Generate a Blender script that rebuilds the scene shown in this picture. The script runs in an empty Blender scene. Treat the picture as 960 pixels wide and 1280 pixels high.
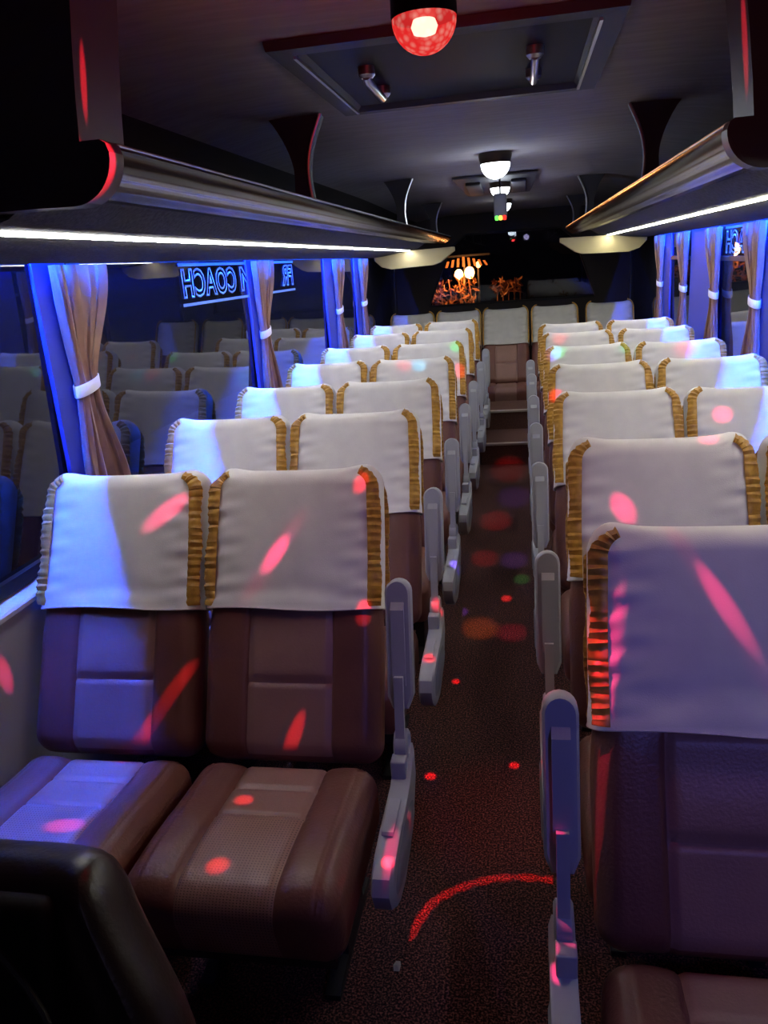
import bpy, bmesh, math, random
from math import sin, cos, pi, radians, atan2, sqrt
from mathutils import Vector, Matrix

random.seed(7)
scene = bpy.context.scene
col = scene.collection

# ------------------------------------------------------------------ materials
def new_mat(name):
    m = bpy.data.materials.new(name); m.use_nodes = True
    nt = m.node_tree; nt.nodes.clear()
    out = nt.nodes.new('ShaderNodeOutputMaterial')
    return m, nt, out

def mat(name, color, rough=0.6, metal=0.0, color2=None, nscale=20.0, bump=0.0, bscale=None, stretch=None, ior=1.5,
        sheen=0.0, detail=4.0, lo=0.4, hi=0.6, coat=0.0):
    m, nt, out = new_mat(name)
    b = nt.nodes.new('ShaderNodeBsdfPrincipled')
    b.inputs['Base Color'].default_value = (*color, 1)
    b.inputs['Roughness'].default_value = rough
    b.inputs['Metallic'].default_value = metal
    b.inputs['IOR'].default_value = ior
    if sheen: b.inputs['Sheen Weight'].default_value = sheen
    if coat:
        b.inputs['Coat Weight'].default_value = coat
        b.inputs['Coat Roughness'].default_value = 0.08
    tc = nt.nodes.new('ShaderNodeTexCoord')
    src = tc.outputs['Object']
    if stretch:
        mp = nt.nodes.new('ShaderNodeMapping'); mp.inputs['Scale'].default_value = stretch
        nt.links.new(src, mp.inputs['Vector']); src = mp.outputs['Vector']
    if color2:
        n = nt.nodes.new('ShaderNodeTexNoise'); n.inputs['Scale'].default_value = nscale; n.inputs['Detail'].default_value = detail
        nt.links.new(src, n.inputs['Vector'])
        r = nt.nodes.new('ShaderNodeValToRGB')
        r.color_ramp.elements[0].position = lo; r.color_ramp.elements[1].position = hi
        r.color_ramp.elements[0].color = (*color, 1); r.color_ramp.elements[1].color = (*color2, 1)
        nt.links.new(n.outputs['Fac'], r.inputs['Fac']); nt.links.new(r.outputs['Color'], b.inputs['Base Color'])
    if bump:
        n2 = nt.nodes.new('ShaderNodeTexNoise'); n2.inputs['Scale'].default_value = bscale or nscale; n2.inputs['Detail'].default_value = 3
        nt.links.new(src, n2.inputs['Vector'])
        bp = nt.nodes.new('ShaderNodeBump'); bp.inputs['Strength'].default_value = bump; bp.inputs['Distance'].default_value = 0.004
        nt.links.new(n2.outputs['Fac'], bp.inputs['Height']); nt.links.new(bp.outputs['Normal'], b.inputs['Normal'])
    nt.links.new(b.outputs[0], out.inputs['Surface'])
    return m

def emis(name, color, strength):
    m, nt, out = new_mat(name)
    e = nt.nodes.new('ShaderNodeEmission'); e.inputs['Color'].default_value = (*color, 1); e.inputs['Strength'].default_value = strength
    nt.links.new(e.outputs[0], out.inputs['Surface'])
    return m

def glass(name, tint, ior, dust_glow=0.04):
    m, nt, out = new_mat(name)
    t = nt.nodes.new('ShaderNodeBsdfTransparent'); t.inputs['Color'].default_value = (*tint, 1)
    g = nt.nodes.new('ShaderNodeBsdfGlossy'); g.inputs['Roughness'].default_value = 0.015
    f = nt.nodes.new('ShaderNodeFresnel'); f.inputs['IOR'].default_value = ior
    mx = nt.nodes.new('ShaderNodeMixShader')
    nt.links.new(f.outputs[0], mx.inputs[0]); nt.links.new(t.outputs[0], mx.inputs[1]); nt.links.new(g.outputs[0], mx.inputs[2])
    d = nt.nodes.new('ShaderNodeBsdfDiffuse'); d.inputs['Color'].default_value = (0.22, 0.26, 0.55, 1)  # dust film, with the blue LED glow put into its colour
    m2 = nt.nodes.new('ShaderNodeMixShader'); m2.inputs[0].default_value = dust_glow
    nt.links.new(mx.outputs[0], m2.inputs[1]); nt.links.new(d.outputs[0], m2.inputs[2])
    nt.links.new(m2.outputs[0], out.inputs['Surface'])
    return m

def perforated(name, color):
    """leather with rows of punched dots"""
    m = mat(name, color, rough=0.42, bump=0.25, bscale=160)
    nt = m.node_tree
    b = [n for n in nt.nodes if n.type == 'BSDF_PRINCIPLED'][0]
    tc = [n for n in nt.nodes if n.type == 'TEX_COORD'][0]
    sx = nt.nodes.new('ShaderNodeSeparateXYZ'); nt.links.new(tc.outputs['Object'], sx.inputs[0])
    def wave(sock, k):
        a = nt.nodes.new('ShaderNodeMath'); a.operation = 'MULTIPLY'; a.inputs[1].default_value = k; nt.links.new(sock, a.inputs[0])
        c = nt.nodes.new('ShaderNodeMath'); c.operation = 'SINE'; nt.links.new(a.outputs[0], c.inputs[0]); return c.outputs[0]
    ad = nt.nodes.new('ShaderNodeMath'); ad.operation = 'ADD'
    nt.links.new(sx.outputs['Y'], ad.inputs[0]); nt.links.new(sx.outputs['Z'], ad.inputs[1])
    p = nt.nodes.new('ShaderNodeMath'); p.operation = 'ADD'
    nt.links.new(wave(sx.outputs['X'], 900.0), p.inputs[0]); nt.links.new(wave(ad.outputs[0], 900.0), p.inputs[1])
    g = nt.nodes.new('ShaderNodeMath'); g.operation = 'GREATER_THAN'; g.inputs[1].default_value = 1.25
    nt.links.new(p.outputs[0], g.inputs[0])
    mx = nt.nodes.new('ShaderNodeMix'); mx.data_type = 'RGBA'
    mx.inputs['A'].default_value = (*color, 1); mx.inputs['B'].default_value = tuple(c * 0.25 for c in color) + (1,)
    nt.links.new(g.outputs[0], mx.inputs['Factor']); nt.links.new(mx.outputs['Result'], b.inputs['Base Color'])
    return m

M = {}
M['leather'] = mat('brown_leather', (0.165, 0.062, 0.047), 0.40, color2=(0.19, 0.074, 0.056), nscale=6, bump=0.25, bscale=140)
M['leather_panel'] = mat('tan_leather', (0.31, 0.17, 0.135), 0.42, color2=(0.34, 0.19, 0.15), nscale=8, bump=0.2, bscale=160)
M['leather_perf'] = perforated('perforated_leather', (0.32, 0.175, 0.14))
M['cover'] = mat('white_cover_cloth', (0.80, 0.79, 0.78), 0.85, color2=(0.74, 0.73, 0.73), nscale=9, bump=0.12, bscale=420, sheen=0.2)
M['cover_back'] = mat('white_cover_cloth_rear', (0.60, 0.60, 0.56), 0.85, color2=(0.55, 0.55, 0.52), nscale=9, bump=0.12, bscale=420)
M['gold'] = mat('gold_satin', (0.56, 0.31, 0.035), 0.45, color2=(0.42, 0.21, 0.02), nscale=60, sheen=0.3)
M['grey_plastic'] = mat('grey_plastic', (0.36, 0.38, 0.42), 0.42, bump=0.05, bscale=300)
M['grey_plastic_dark'] = mat('dark_grey_plastic', (0.22, 0.235, 0.27), 0.45)
M['black_metal'] = mat('black_metal', (0.012, 0.012, 0.014), 0.5)
M['black_plastic'] = mat('black_plastic', (0.010, 0.008, 0.009), 0.6, bump=0.1, bscale=200, ior=1.22)
M['dark_leather'] = mat('dark_leather', (0.020, 0.012, 0.012), 0.34, bump=0.2, bscale=120)
M['carpet'] = mat('speckled_carpet', (0.012, 0.003, 0.003), 0.95, color2=(0.30, 0.10, 0.08), nscale=190, lo=0.46, hi=0.68, bump=0.8, bscale=240)
M['step_carpet'] = mat('step_carpet', (0.085, 0.035, 0.025), 0.9, color2=(0.12, 0.05, 0.035), nscale=120, bump=0.4, bscale=200)
M['ceiling'] = mat('ceiling_lining', (0.30, 0.275, 0.285), 0.9, color2=(0.26, 0.235, 0.245), nscale=6, bump=0.15, bscale=200, stretch=(1, 6, 1))
M['dark_lining'] = mat('dark_lining', (0.040, 0.033, 0.034), 0.85, bump=0.2, bscale=120)
M['panel_dark'] = mat('dark_end_panel', (0.035, 0.032, 0.040), 0.6, bump=0.1, bscale=150)
M['panel_rim'] = mat('purple_rim', (0.055, 0.038, 0.06), 0.42)
M['felt'] = mat('grey_felt', (0.11, 0.11, 0.115), 0.95, color2=(0.06, 0.06, 0.065), nscale=90, lo=0.35, hi=0.65, bump=0.7, bscale=120)
M['gloss_black'] = mat('gloss_black', (0.012, 0.010, 0.016), 0.14, ior=1.33)
M['chrome'] = mat('satin_chrome', (0.24, 0.235, 0.25), 0.22, metal=1.0)
M['silver'] = mat('silver_trim', (0.62, 0.62, 0.64), 0.28, metal=0.9)
M['wall_cloth'] = mat('grey_wall_cloth', (0.34, 0.33, 0.34), 0.8, bump=0.1, bscale=200)
M['sill'] = mat('pale_sill', (0.55, 0.57, 0.62), 0.35)
M['frame'] = mat('window_frame_black', (0.012, 0.012, 0.015), 0.45)
M['pane'] = glass('dark_tinted_glass', (0.10, 0.10, 0.12), 1.7, 0.03)
M['rear_pane'] = glass('rear_tinted_glass', (0.62, 0.55, 0.55), 1.5, 0.01)
M['curtain'] = mat('brown_curtain', (0.235, 0.115, 0.075), 0.55, color2=(0.19, 0.09, 0.06), nscale=14, sheen=0.3, bump=0.1, bscale=250)
M['pillar'] = mat('pillar_painted_glow', (0.035, 0.055, 0.45), 0.6, bump=0.1, bscale=90)  # blue LED glow on the grey pillars is put into this base colour
M['tie'] = mat('white_tie', (0.78, 0.76, 0.78), 0.7)
M['sticker'] = mat('pale_blue_sticker', (0.13, 0.27, 0.50), 0.6)
M['sticker_dark'] = mat('navy_sticker', (0.012, 0.015, 0.06), 0.5)
M['led_white'] = emis('led_white', (1.0, 0.97, 0.92), 52)
M['led_warm'] = emis('led_warm', (1.0, 0.95, 0.74), 52)
M['led_blue'] = emis('led_blue', (0.010, 0.078, 1.0), 4200)
M['dome_white'] = emis('dome_white', (0.88, 0.95, 1.0), 9)
M['lamp_base'] = mat('lamp_base_brass', (0.10, 0.075, 0.05), 0.35, metal=0.3)
M['cap_panel'] = mat('cream_panel', (0.50, 0.44, 0.25), 0.6)
M['paper'] = mat('paper_white', (0.7, 0.68, 0.6), 0.9)
M['step_trim'] = mat('pale_step_trim', (0.42, 0.36, 0.30), 0.5)

# ------------------------------------------------------------------ mesh helpers
def finish(name, bm, m, parent=None, smooth=True, loc=None, rot=None):
    bmesh.ops.recalc_face_normals(bm, faces=bm.faces[:])
    me = bpy.data.meshes.new(name)
    bm.to_mesh(me); bm.free()
    for mm in (m if isinstance(m, (list, tuple)) else [m]): me.materials.append(mm)
    if smooth:
        for p in me.polygons: p.use_smooth = True
        if hasattr(me, 'set_sharp_from_angle'): me.set_sharp_from_angle(angle=radians(38))
    o = bpy.data.objects.new(name, me); col.objects.link(o)
    if loc: o.location = loc
    if rot: o.rotation_euler = rot
    if parent: o.parent = parent
    return o

def tag(o, label=None, cat=None, group=None, kind=None):
    if label: o['label'] = label
    if cat: o['category'] = cat
    if group: o['group'] = group
    if kind: o['kind'] = kind
    return o

def empty(name, loc, label, cat, group=None, rz=0.0):
    o = bpy.data.objects.new(name, None); col.objects.link(o)
    o.empty_display_size = 0.1
    o.location = loc; o.rotation_euler = (0, 0, rz)
    return tag(o, label, cat, group)

def copy_tree(o, parent=None):
    c = o.copy(); col.objects.link(c)
    if parent: c.parent = parent
    for ch in [x for x in o.children]: copy_tree(ch, c)
    return c

def box(bm, x0, x1, y0, y1, z0, z1, mi=0):
    v = [bm.verts.new(p) for p in ((x0,y0,z0),(x1,y0,z0),(x1,y1,z0),(x0,y1,z0),(x0,y0,z1),(x1,y0,z1),(x1,y1,z1),(x0,y1,z1))]
    for f in ((0,3,2,1),(4,5,6,7),(0,1,5,4),(1,2,6,5),(2,3,7,6),(3,0,4,7)):
        bm.faces.new([v[i] for i in f]).material_index = mi
    return v

def rbox(bm, sx, sy, sz, r, nx, ny, nz, center=(0,0,0), fn=None, mif=None, mtx=None):
    """box with rounded edges as a fine grid; fn deforms points, mif picks the material of a face from its centre"""
    hx, hy, hz = sx/2, sy/2, sz/2
    r = min(r, hx*0.999, hy*0.999, hz*0.999)
    def lin(n, h):
        # denser near the rounding
        a = [-h + 2*h*i/n for i in range(n+1)]
        extra = [-h + r*t for t in (0.12, 0.3, 0.55, 1.0)]
        a += extra + [-e for e in extra]
        a = sorted(set(round(t, 5) for t in a))
        return a
    X, Y, Z = lin(nx, hx), lin(ny, hy), lin(nz, hz)
    cache = {}
    def V(x, y, z):
        k = (x, y, z)
        if k in cache: return cache[k]
        cx = max(-hx+r, min(hx-r, x)); cy = max(-hy+r, min(hy-r, y)); cz = max(-hz+r, min(hz-r, z))
        d = Vector((x-cx, y-cy, z-cz))
        p = Vector((cx, cy, cz)) + (d.normalized()*r if d.length > 1e-9 else d)
        p += Vector(center)
        if fn: p = Vector(fn(p.x, p.y, p.z))
        if mtx: p = mtx @ p
        cache[k] = bm.verts.new(p)
        return cache[k]
    def quad(a, b, c, d):
        vs = [V(*a), V(*b), V(*c), V(*d)]
        if len(set(vs)) < 3: return
        f = bm.faces.new(vs)
        if mif:
            ctr = (Vector(a)+Vector(b)+Vector(c)+Vector(d))/4 + Vector(center)
            f.material_index = mif(ctr.x, ctr.y, ctr.z)
    for z in (Z[0], Z[-1]):
        for i in range(len(X)-1):
            for j in range(len(Y)-1):
                quad((X[i],Y[j],z),(X[i+1],Y[j],z),(X[i+1],Y[j+1],z),(X[i],Y[j+1],z))
    for y in (Y[0], Y[-1]):
        for i in range(len(X)-1):
            for j in range(len(Z)-1):
                quad((X[i],y,Z[j]),(X[i+1],y,Z[j]),(X[i+1],y,Z[j+1]),(X[i],y,Z[j+1]))
    for x in (X[0], X[-1]):
        for i in range(len(Y)-1):
            for j in range(len(Z)-1):
                quad((x,Y[i],Z[j]),(x,Y[i+1],Z[j]),(x,Y[i+1],Z[j+1]),(x,Y[i],Z[j+1]))

def prism_y(bm, pts, y0, y1, mi=0):
    """closed polygon in X,Z extruded along Y"""
    a = [bm.verts.new((x, y0, z)) for x, z in pts]; b = [bm.verts.new((x, y1, z)) for x, z in pts]
    n = len(pts)
    for i in range(n):
        bm.faces.new((a[i], a[(i+1) % n], b[(i+1) % n], b[i])).material_index = mi
    bm.faces.new(a[::-1]).material_index = mi; bm.faces.new(b).material_index = mi

def prism_x(bm, pts, x0, x1, mi=0):
    a = [bm.verts.new((x0, y, z)) for y, z in pts]; b = [bm.verts.new((x1, y, z)) for y, z in pts]
    n = len(pts)
    for i in range(n):
        bm.faces.new((a[i], a[(i+1) % n], b[(i+1) % n], b[i])).material_index = mi
    bm.faces.new(a[::-1]).material_index = mi; bm.faces.new(b).material_index = mi

def prism_z(bm, pts, z0, z1, mi=0):
    a = [bm.verts.new((x, y, z0)) for x, y in pts]; b = [bm.verts.new((x, y, z1)) for x, y in pts]
    n = len(pts)
    for i in range(n):
        bm.faces.new((a[i], a[(i+1) % n], b[(i+1) % n], b[i])).material_index = mi
    bm.faces.new(a[::-1]).material_index = mi; bm.faces.new(b).material_index = mi

def lathe(bm, prof, n=32, center=(0,0,0), axis='Z', cap=True, mi=0):
    rings = []
    for r, h in prof:
        ring = []
        for k in range(n):
            a = 2*pi*k/n
            if axis == 'Z': p = (center[0]+r*cos(a), center[1]+r*sin(a), center[2]+h)
            else: p = (center[0]+h, center[1]+r*cos(a), center[2]+r*sin(a))
            ring.append(bm.verts.new(p))
        rings.append(ring)
    for A, B in zip(rings, rings[1:]):
        for k in range(n):
            bm.faces.new((A[k], A[(k+1) % n], B[(k+1) % n], B[k])).material_index = mi
    if cap:
        bm.faces.new(rings[0][::-1]).material_index = mi; bm.faces.new(rings[-1]).material_index = mi

def tube(bm, pts, r, n=8, mi=0):
    rings = []
    for i, p in enumerate(pts):
        p = Vector(p)
        d = (Vector(pts[min(i+1, len(pts)-1)]) - Vector(pts[max(i-1, 0)])).normalized()
        a = d.orthogonal().normalized() if i == 0 else None
        if i == 0: ref = a
        a = (ref - d*ref.dot(d)).normalized(); ref = a
        b = d.cross(a)
        rings.append([bm.verts.new(p + (a*cos(2*pi*k/n) + b*sin(2*pi*k/n))*r) for k in range(n)])
    for A, B in zip(rings, rings[1:]):
        for k in range(n): bm.faces.new((A[k], A[(k+1) % n], B[(k+1) % n], B[k])).material_index = mi
    bm.faces.new(rings[0][::-1]).material_index = mi; bm.faces.new(rings[-1]).material_index = mi

def sm(a, b, x):
    t = max(0.0, min(1.0, (x-a)/(b-a))); return t*t*(3-2*t)
def gs(x, w): return math.exp(-(x/w)**2)

# ------------------------------------------------------------------ the setting
WX = 1.215           # inner face of the lower side walls
GX = 1.255           # window glass
Y0, Y1 = -1.4, 8.95
def ceil_z(y): return 2.08 - 0.05*sm(5.6, 8.9, y)

bm = bmesh.new(); box(bm, -1.3, 1.3, Y0, Y1+0.05, -0.06, 0.0)
tag(finish('floor', bm, M['carpet'], smooth=False), 'dark speckled red-brown carpet of the bus aisle', 'floor', kind='structure')

bm = bmesh.new()
secs = [(-1.28,1.79),(-1.2,1.90),(-1.08,1.99),(-0.98,2.035),(-0.8,2.068),(-0.6,2.08),(0,2.08)]
secs = secs + [(-x, z) for x, z in secs[-2::-1]]
ys = [Y0 + (Y1+0.02-Y0)*k/40 for k in range(41)]
rows = [[bm.verts.new((x, y, z + (ceil_z(y)-2.08)*sm(1.25, 0.9, abs(x)))) for x, z in secs] for y in ys]
for A, B in zip(rows, rows[1:]):
    for k in range(len(secs)-1):
        f = bm.faces.new((A[k], A[k+1], B[k+1], B[k]))
        f.material_index = 1 if abs((secs[k][0]+secs[k+1][0])/2) > 0.9 else 0
ceil = finish('ceiling', bm, [M['ceiling'], M['dark_lining']])
tag(ceil, 'grey fabric bus ceiling with rounded dark sides', 'ceiling', kind='structure')

for s, nm in ((-1, 'left'), (1, 'right')):
    bm = bmesh.new()
    xa, xb = sorted((s*WX, s*1.30))
    box(bm, xa, xb, Y0, Y1, 0, 0.765)
    tag(finish('wall_'+nm, bm, M['wall_cloth'], smooth=False), 'grey lower side wall below the %s windows' % nm, 'wall', kind='structure')
    bm = bmesh.new()
    prism_y(bm, [(s*(WX-0.012),0.765),(s*(WX-0.012),0.776),(s*(WX-0.006),0.782),(s*1.285,0.800),(s*1.285,0.765)], Y0, Y1)
    tag(finish('trim_1' if s < 0 else 'trim_2', bm, M['sill'], smooth=False), 'pale window sill running along the %s wall' % nm, 'sill', kind='structure')
    bm = bmesh.new()
    xa, xb = sorted((s*1.268, s*1.31)); box(bm, xa, xb, Y0, Y1, 1.70, 1.86)
    tag(finish('trim_3' if s < 0 else 'trim_4', bm, M['frame'], smooth=False), 'black header above the %s windows' % nm, 'header', kind='structure')

pill = [-1.35, 0.45, 2.36, 4.22, 6.06, 7.10, 8.90]
wn = 1
for s in (-1, 1):
    for a, b in zip(pill, pill[1:]):
        root = empty('window_%d' % wn, (s*GX, (a+b)/2, 0.80), 'dark window pane between pillars on the %s side' % ('left' if s < 0 else 'right'), 'window'); root['kind'] = 'structure'
        h = (b-a)/2
        bm = bmesh.new()
        for y0, y1, z0, z1 in ((-h, h, 0.0, 0.035), (-h, h, 0.86, 0.90), (-h, -h+0.035, 0.035, 0.86), (h-0.035, h, 0.035, 0.86)):
            xa, xb = sorted((-s*0.012, s*0.03)); box(bm, xa, xb, y0, y1, z0, z1)
        if s > 0 and a > 4 and a < 7:      # sliding vent bar
            box(bm, -0.014, 0.0, -h+0.035, h-0.035, 0.66, 0.685)
        finish('window_frame', bm, M['frame'], root, smooth=False)
        bm = bmesh.new()
        v = [bm.verts.new(p) for p in ((s*0.008,-h+0.03,0.03),(s*0.008,h-0.03,0.03),(-s*0.007,h-0.03,0.865),(-s*0.007,-h+0.03,0.865))]
        bm.faces.new(v)
        o = finish('window_pane', bm, M['pane'], root, smooth=False)
        if (o.data.polygons[0].normal.x > 0) != (s < 0): o.data.flip_normals()
        wn += 1

tn = 5
for s, a, b in ((-1, 2.13, 2.30), (-1, 3.97, 4.15), (-1, 5.62, 5.96), (-1, 6.68, 6.92), (1, 2.05, 2.27), (1, 3.80, 4.12), (1, 4.98, 5.74), (1, 6.50, 6.80)):
    bm = bmesh.new(); xa, xb = sorted((s*1.238, s*1.252))
    prism_z(bm, [(xa, a), (xb, a), (xb, b), (xa, b)], 0.80, 1.70)
    tag(finish('trim_%d' % tn, bm, M['pillar'], smooth=False), 'blue pillar beside a curtain', 'pillar', kind='structure'); tn += 1

# rear wall with trapezoid window
bm = bmesh.new()
zt_, zb_ = 1.83, 1.10
outer = [(-1.3,0),(1.3,0),(1.3,2.06),(-1.3,2.06)]
inner = [(-0.90,zb_),(0.90,zb_),(0.70,1.70),(0.54,zt_),(-0.46,zt_),(-0.64,1.70)]
def ring(y):
    return [bm.verts.new((x,y,z)) for x,z in outer], [bm.verts.new((x,y,z)) for x,z in inner]
oA, iA = ring(Y1); oB, iB = ring(Y1+0.06)
for o4, i6 in ((oA, iA), (oB, iB)):
    bm.faces.new((o4[0], o4[1], i6[1], i6[0])); bm.faces.new((o4[1], o4[2], i6[3], i6[2], i6[1]))
    bm.faces.new((o4[2], o4[3], i6[4], i6[3])); bm.faces.new((o4[3], o4[0], i6[0], i6[5], i6[4]))
for k in range(6): bm.faces.new((iA[k], iA[(k+1) % 6], iB[(k+1) % 6], iB[k]))
for k in range(4): bm.faces.new((oA[k], oA[(k+1) % 4], oB[(k+1) % 4], oB[k]))
tag(finish('wall_rear', bm, M['dark_lining'], smooth=False), 'dark rear wall around the back window', 'wall', kind='structure')
root = empty('window_%d' % wn, (0, Y1+0.03, 1.10), 'rear window with orange lights glowing behind it', 'window'); root['kind'] = 'structure'
bm = bmesh.new(); bm.faces.new([bm.verts.new((x, 0, z-1.10)) for x, z in inner])
o = finish('window_pane', bm, M['rear_pane'], root, smooth=False)
if o.data.polygons[0].normal.y > 0: o.data.flip_normals()
bm = bmesh.new()
tube(bm, [(x*0.992, -0.02, z-1.10) for x, z in inner+[inner[0]]], 0.014)
finish('window_frame', bm, M['frame'], root)

bm = bmesh.new(); box(bm, -1.3, 1.3, Y0-0.05, Y0, 0, 2.1)
tag(finish('wall_front', bm, M['dark_lining'], smooth=False), 'dark front bulkhead of the bus', 'wall', kind='structure')

# aisle steps before the back row
bm = bmesh.new(); box(bm, -0.215, 0.215, 6.12, 6.66, 0, 0.155); box(bm, -0.225, 0.225, 6.105, 6.15, 0.155, 0.17, 1); box(bm, -0.215, 0.215, 6.15, 6.66, 0.155, 0.168)
tag(finish('step', bm, [M['step_carpet'], M['step_trim']], smooth=False), 'lower brown step with pale edge at the end of the aisle', 'step', kind='structure')
bm = bmesh.new(); box(bm, -0.215, 0.215, 6.66, 7.13, 0, 0.315); box(bm, -0.225, 0.225, 6.645, 6.69, 0.315, 0.33, 1); box(bm, -0.215, 0.215, 6.69, 7.13, 0.315, 0.328)
tag(finish('step', bm, [M['step_carpet'], M['step_trim']], smooth=False), 'upper brown step with pale edge before the back row', 'step', kind='structure')
bm = bmesh.new(); box(bm, -WX+0.001, WX-0.001, 7.27, Y1-0.001, 0, 0.26)
tag(finish('platform', bm, M['step_carpet'], smooth=False), 'low brown platform carrying the back row of seats', 'platform', kind='structure')

# ------------------------------------------------------------------ seats
BW, BH, BT = 0.455, 0.755, 0.115     # backrest
REC = 0.45
def back_fn(x, y, z):
    ax = abs(x)
    f = 1 if y < -0.02 + BT/2 else 0
    dy = 0
    if y < BT*0.45:
        low = sm(0.46, 0.40, z)
        dy -= 0.007*sm(0.105, 0.16, ax)*sm(0.225, 0.19, ax)*low*sm(0.0, 0.08, z)*sm(0.46, 0.34, z)
        dy += 0.009*gs(ax-0.105, 0.006)*low
        dy += 0.010*gs(z-0.205, 0.006)*sm(0.115, 0.10, ax)
        dy -= 0.004*sm(0.205, 0.235, z)*sm(0.34, 0.26, z)*sm(0.105, 0.08, ax)
        dy += 0.008*gs(z-0.385, 0.006)*sm(0.115, 0.10, ax)
        dy += 0.012*sm(0.06, 0.0, z)
    return (x*(1+0.035*sm(0.42, 0.30, z)-0.03*sm(0.5, 0.75, z)), y+dy, z)
def back_mi(x, y, z): return 1 if (abs(x) < 0.105 and y < 0.012 and 0.015 < z < 0.385) else 0

def backrest_bm():
    bm = bmesh.new()
    rbox(bm, BW, BT, BH, 0.05, 72, 4, 90, center=(0, BT/2, BH/2), fn=back_fn, mif=back_mi)
    return bm

def cover_bm(seed, v0=0.395):
    rnd = random.Random(seed)
    ph = [rnd.uniform(0, 6.28) for _ in range(8)]
    def fn(x, y, z):
        x *= (1-0.02*sm(0.5, 0.75, z))
        ax = abs(x)
        side = sm(0.09, 0.21, ax)
        wr = 0.0026*side*(sin(z*95+ph[0]+x*20)+0.7*sin(z*158+ph[1]-x*30))
        wr += 0.0022*sin(z*60 + x*22*(1 if x > 0 else -1) + ph[2])*gs(z-0.44, 0.05)
        wr += 0.0016*sin(x*26+ph[3])*sin(z*17+ph[4])
        top = sm(0.70, 0.765, z)
        sag = -0.006*top*(1-(x/0.2)**2*0.8) + 0.008*top*sm(0.12, 0.2, ax)
        if y < BT/2: y += -0.001 + wr*1.0
        flare = sm(v0+0.05, v0, z)
        if y < 0.02: y -= 0.007*flare
        return (x + 0.004*flare*(1 if x > 0 else -1)*sm(0.15, 0.22, ax), y, z+sag)
    bm = bmesh.new()
    H = BH+0.010-v0+0.05
    rbox(bm, BW+0.012, BT+0.018, H, 0.055, 44, 4, 60, center=(0, BT/2, v0-0.05+H/2), fn=fn)
    kill = [v for v in bm.verts if v.co.z < v0]
    bmesh.ops.delete(bm, geom=kill, context='VERTS')
    for v in bm.verts:
        if v.is_boundary: v.co.z = v0 + 0.004*sin(v.co.x*14+ph[5])
    # hem: a folded-over lip along the lower edge
    edges = [e for e in bm.edges if e.is_boundary]
    r = bmesh.ops.extrude_edge_only(bm, edges=edges)
    vs = [g for g in r['geom'] if isinstance(g, bmesh.types.BMVert)]
    for v in vs:
        d = Vector((v.co.x, v.co.y-BT/2, 0)); d.normalize()
        v.co += Vector((d.x*0.002, d.y*0.003, -0.007))
    r = bmesh.ops.extrude_edge_only(bm, edges=[e for e in r['geom'] if isinstance(e, bmesh.types.BMEdge)])
    for v in [g for g in r['geom'] if isinstance(g, bmesh.types.BMVert)]:
        d = Vector((v.co.x, v.co.y-BT/2, 0)); d.normalize()
        v.co += Vector((-d.x*0.004, -d.y*0.007, -0.002))
    return bm

def ruffle_bm(sx, face, seed, v0=0.395, wid=0.034, pleat=0.0185):
    """pleated frill along one side of the cover's front (face=-1) or back (face=1) seam"""
    rnd = random.Random(seed)
    hw = (BW+0.012)/2; top = BH+0.014; cr = 0.070
    length = (top-cr) - v0
    arc = radians(66)*cr
    n = int((length+arc)/pleat)
    bm = bmesh.new(); strips = []
    ybase = -0.011 if face < 0 else BT+0.011
    for i in range(n*4+1):
        t = i/(n*4)*(length+arc)
        q = (i % 4)/4.0
        if i % 4 == 0: pa = rnd.uniform(0.35, 1.25); pt = rnd.uniform(-0.35, 0.35)
        if t < length:
            px, pz, ex, ez = hw, v0+t, 1.0, 0.0
        else:
            a = (t-length)/cr
            px, pz, ex, ez = hw-cr+cr*cos(a), top-cr+cr*sin(a), cos(a), sin(a)
        px -= 0.02*sm(0.5, 0.75, pz)*0.3
        saw = (q-0.4)
        j = rnd.uniform(-0.0012, 0.0012)
        w = wid*(1 + 0.10*sin(t*37+seed) + rnd.uniform(-0.03, 0.03))*(1-0.35*sm(length, length+arc, t))
        row = []
        for k, f in enumerate((0.0, 0.12, 0.5, 1.0)):
            off = -0.031 + min(w, 0.0355)*f
            bulge = 0.005*sin(f*pi*0.75)
            yy = ybase + face*(bulge + (0.002+0.0065*f)*(saw+pt*f)*pa*1.3 + j) - face*0.012*f*f
            dz = -0.006*f*saw
            row.append(bm.verts.new((sx*(px+ex*off - ez*dz*0), yy, pz+ez*off+dz)))
        strips.append(row)
    for A, B in zip(strips, strips[1:]):
        for k in range(3): bm.faces.new((A[k], A[k+1], B[k+1], B[k]))
    bmesh.ops.recalc_face_normals(bm, faces=bm.faces[:])
    bmesh.ops.solidify(bm, geom=bm.faces[:], thickness=0.0014)
    return bm

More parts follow.
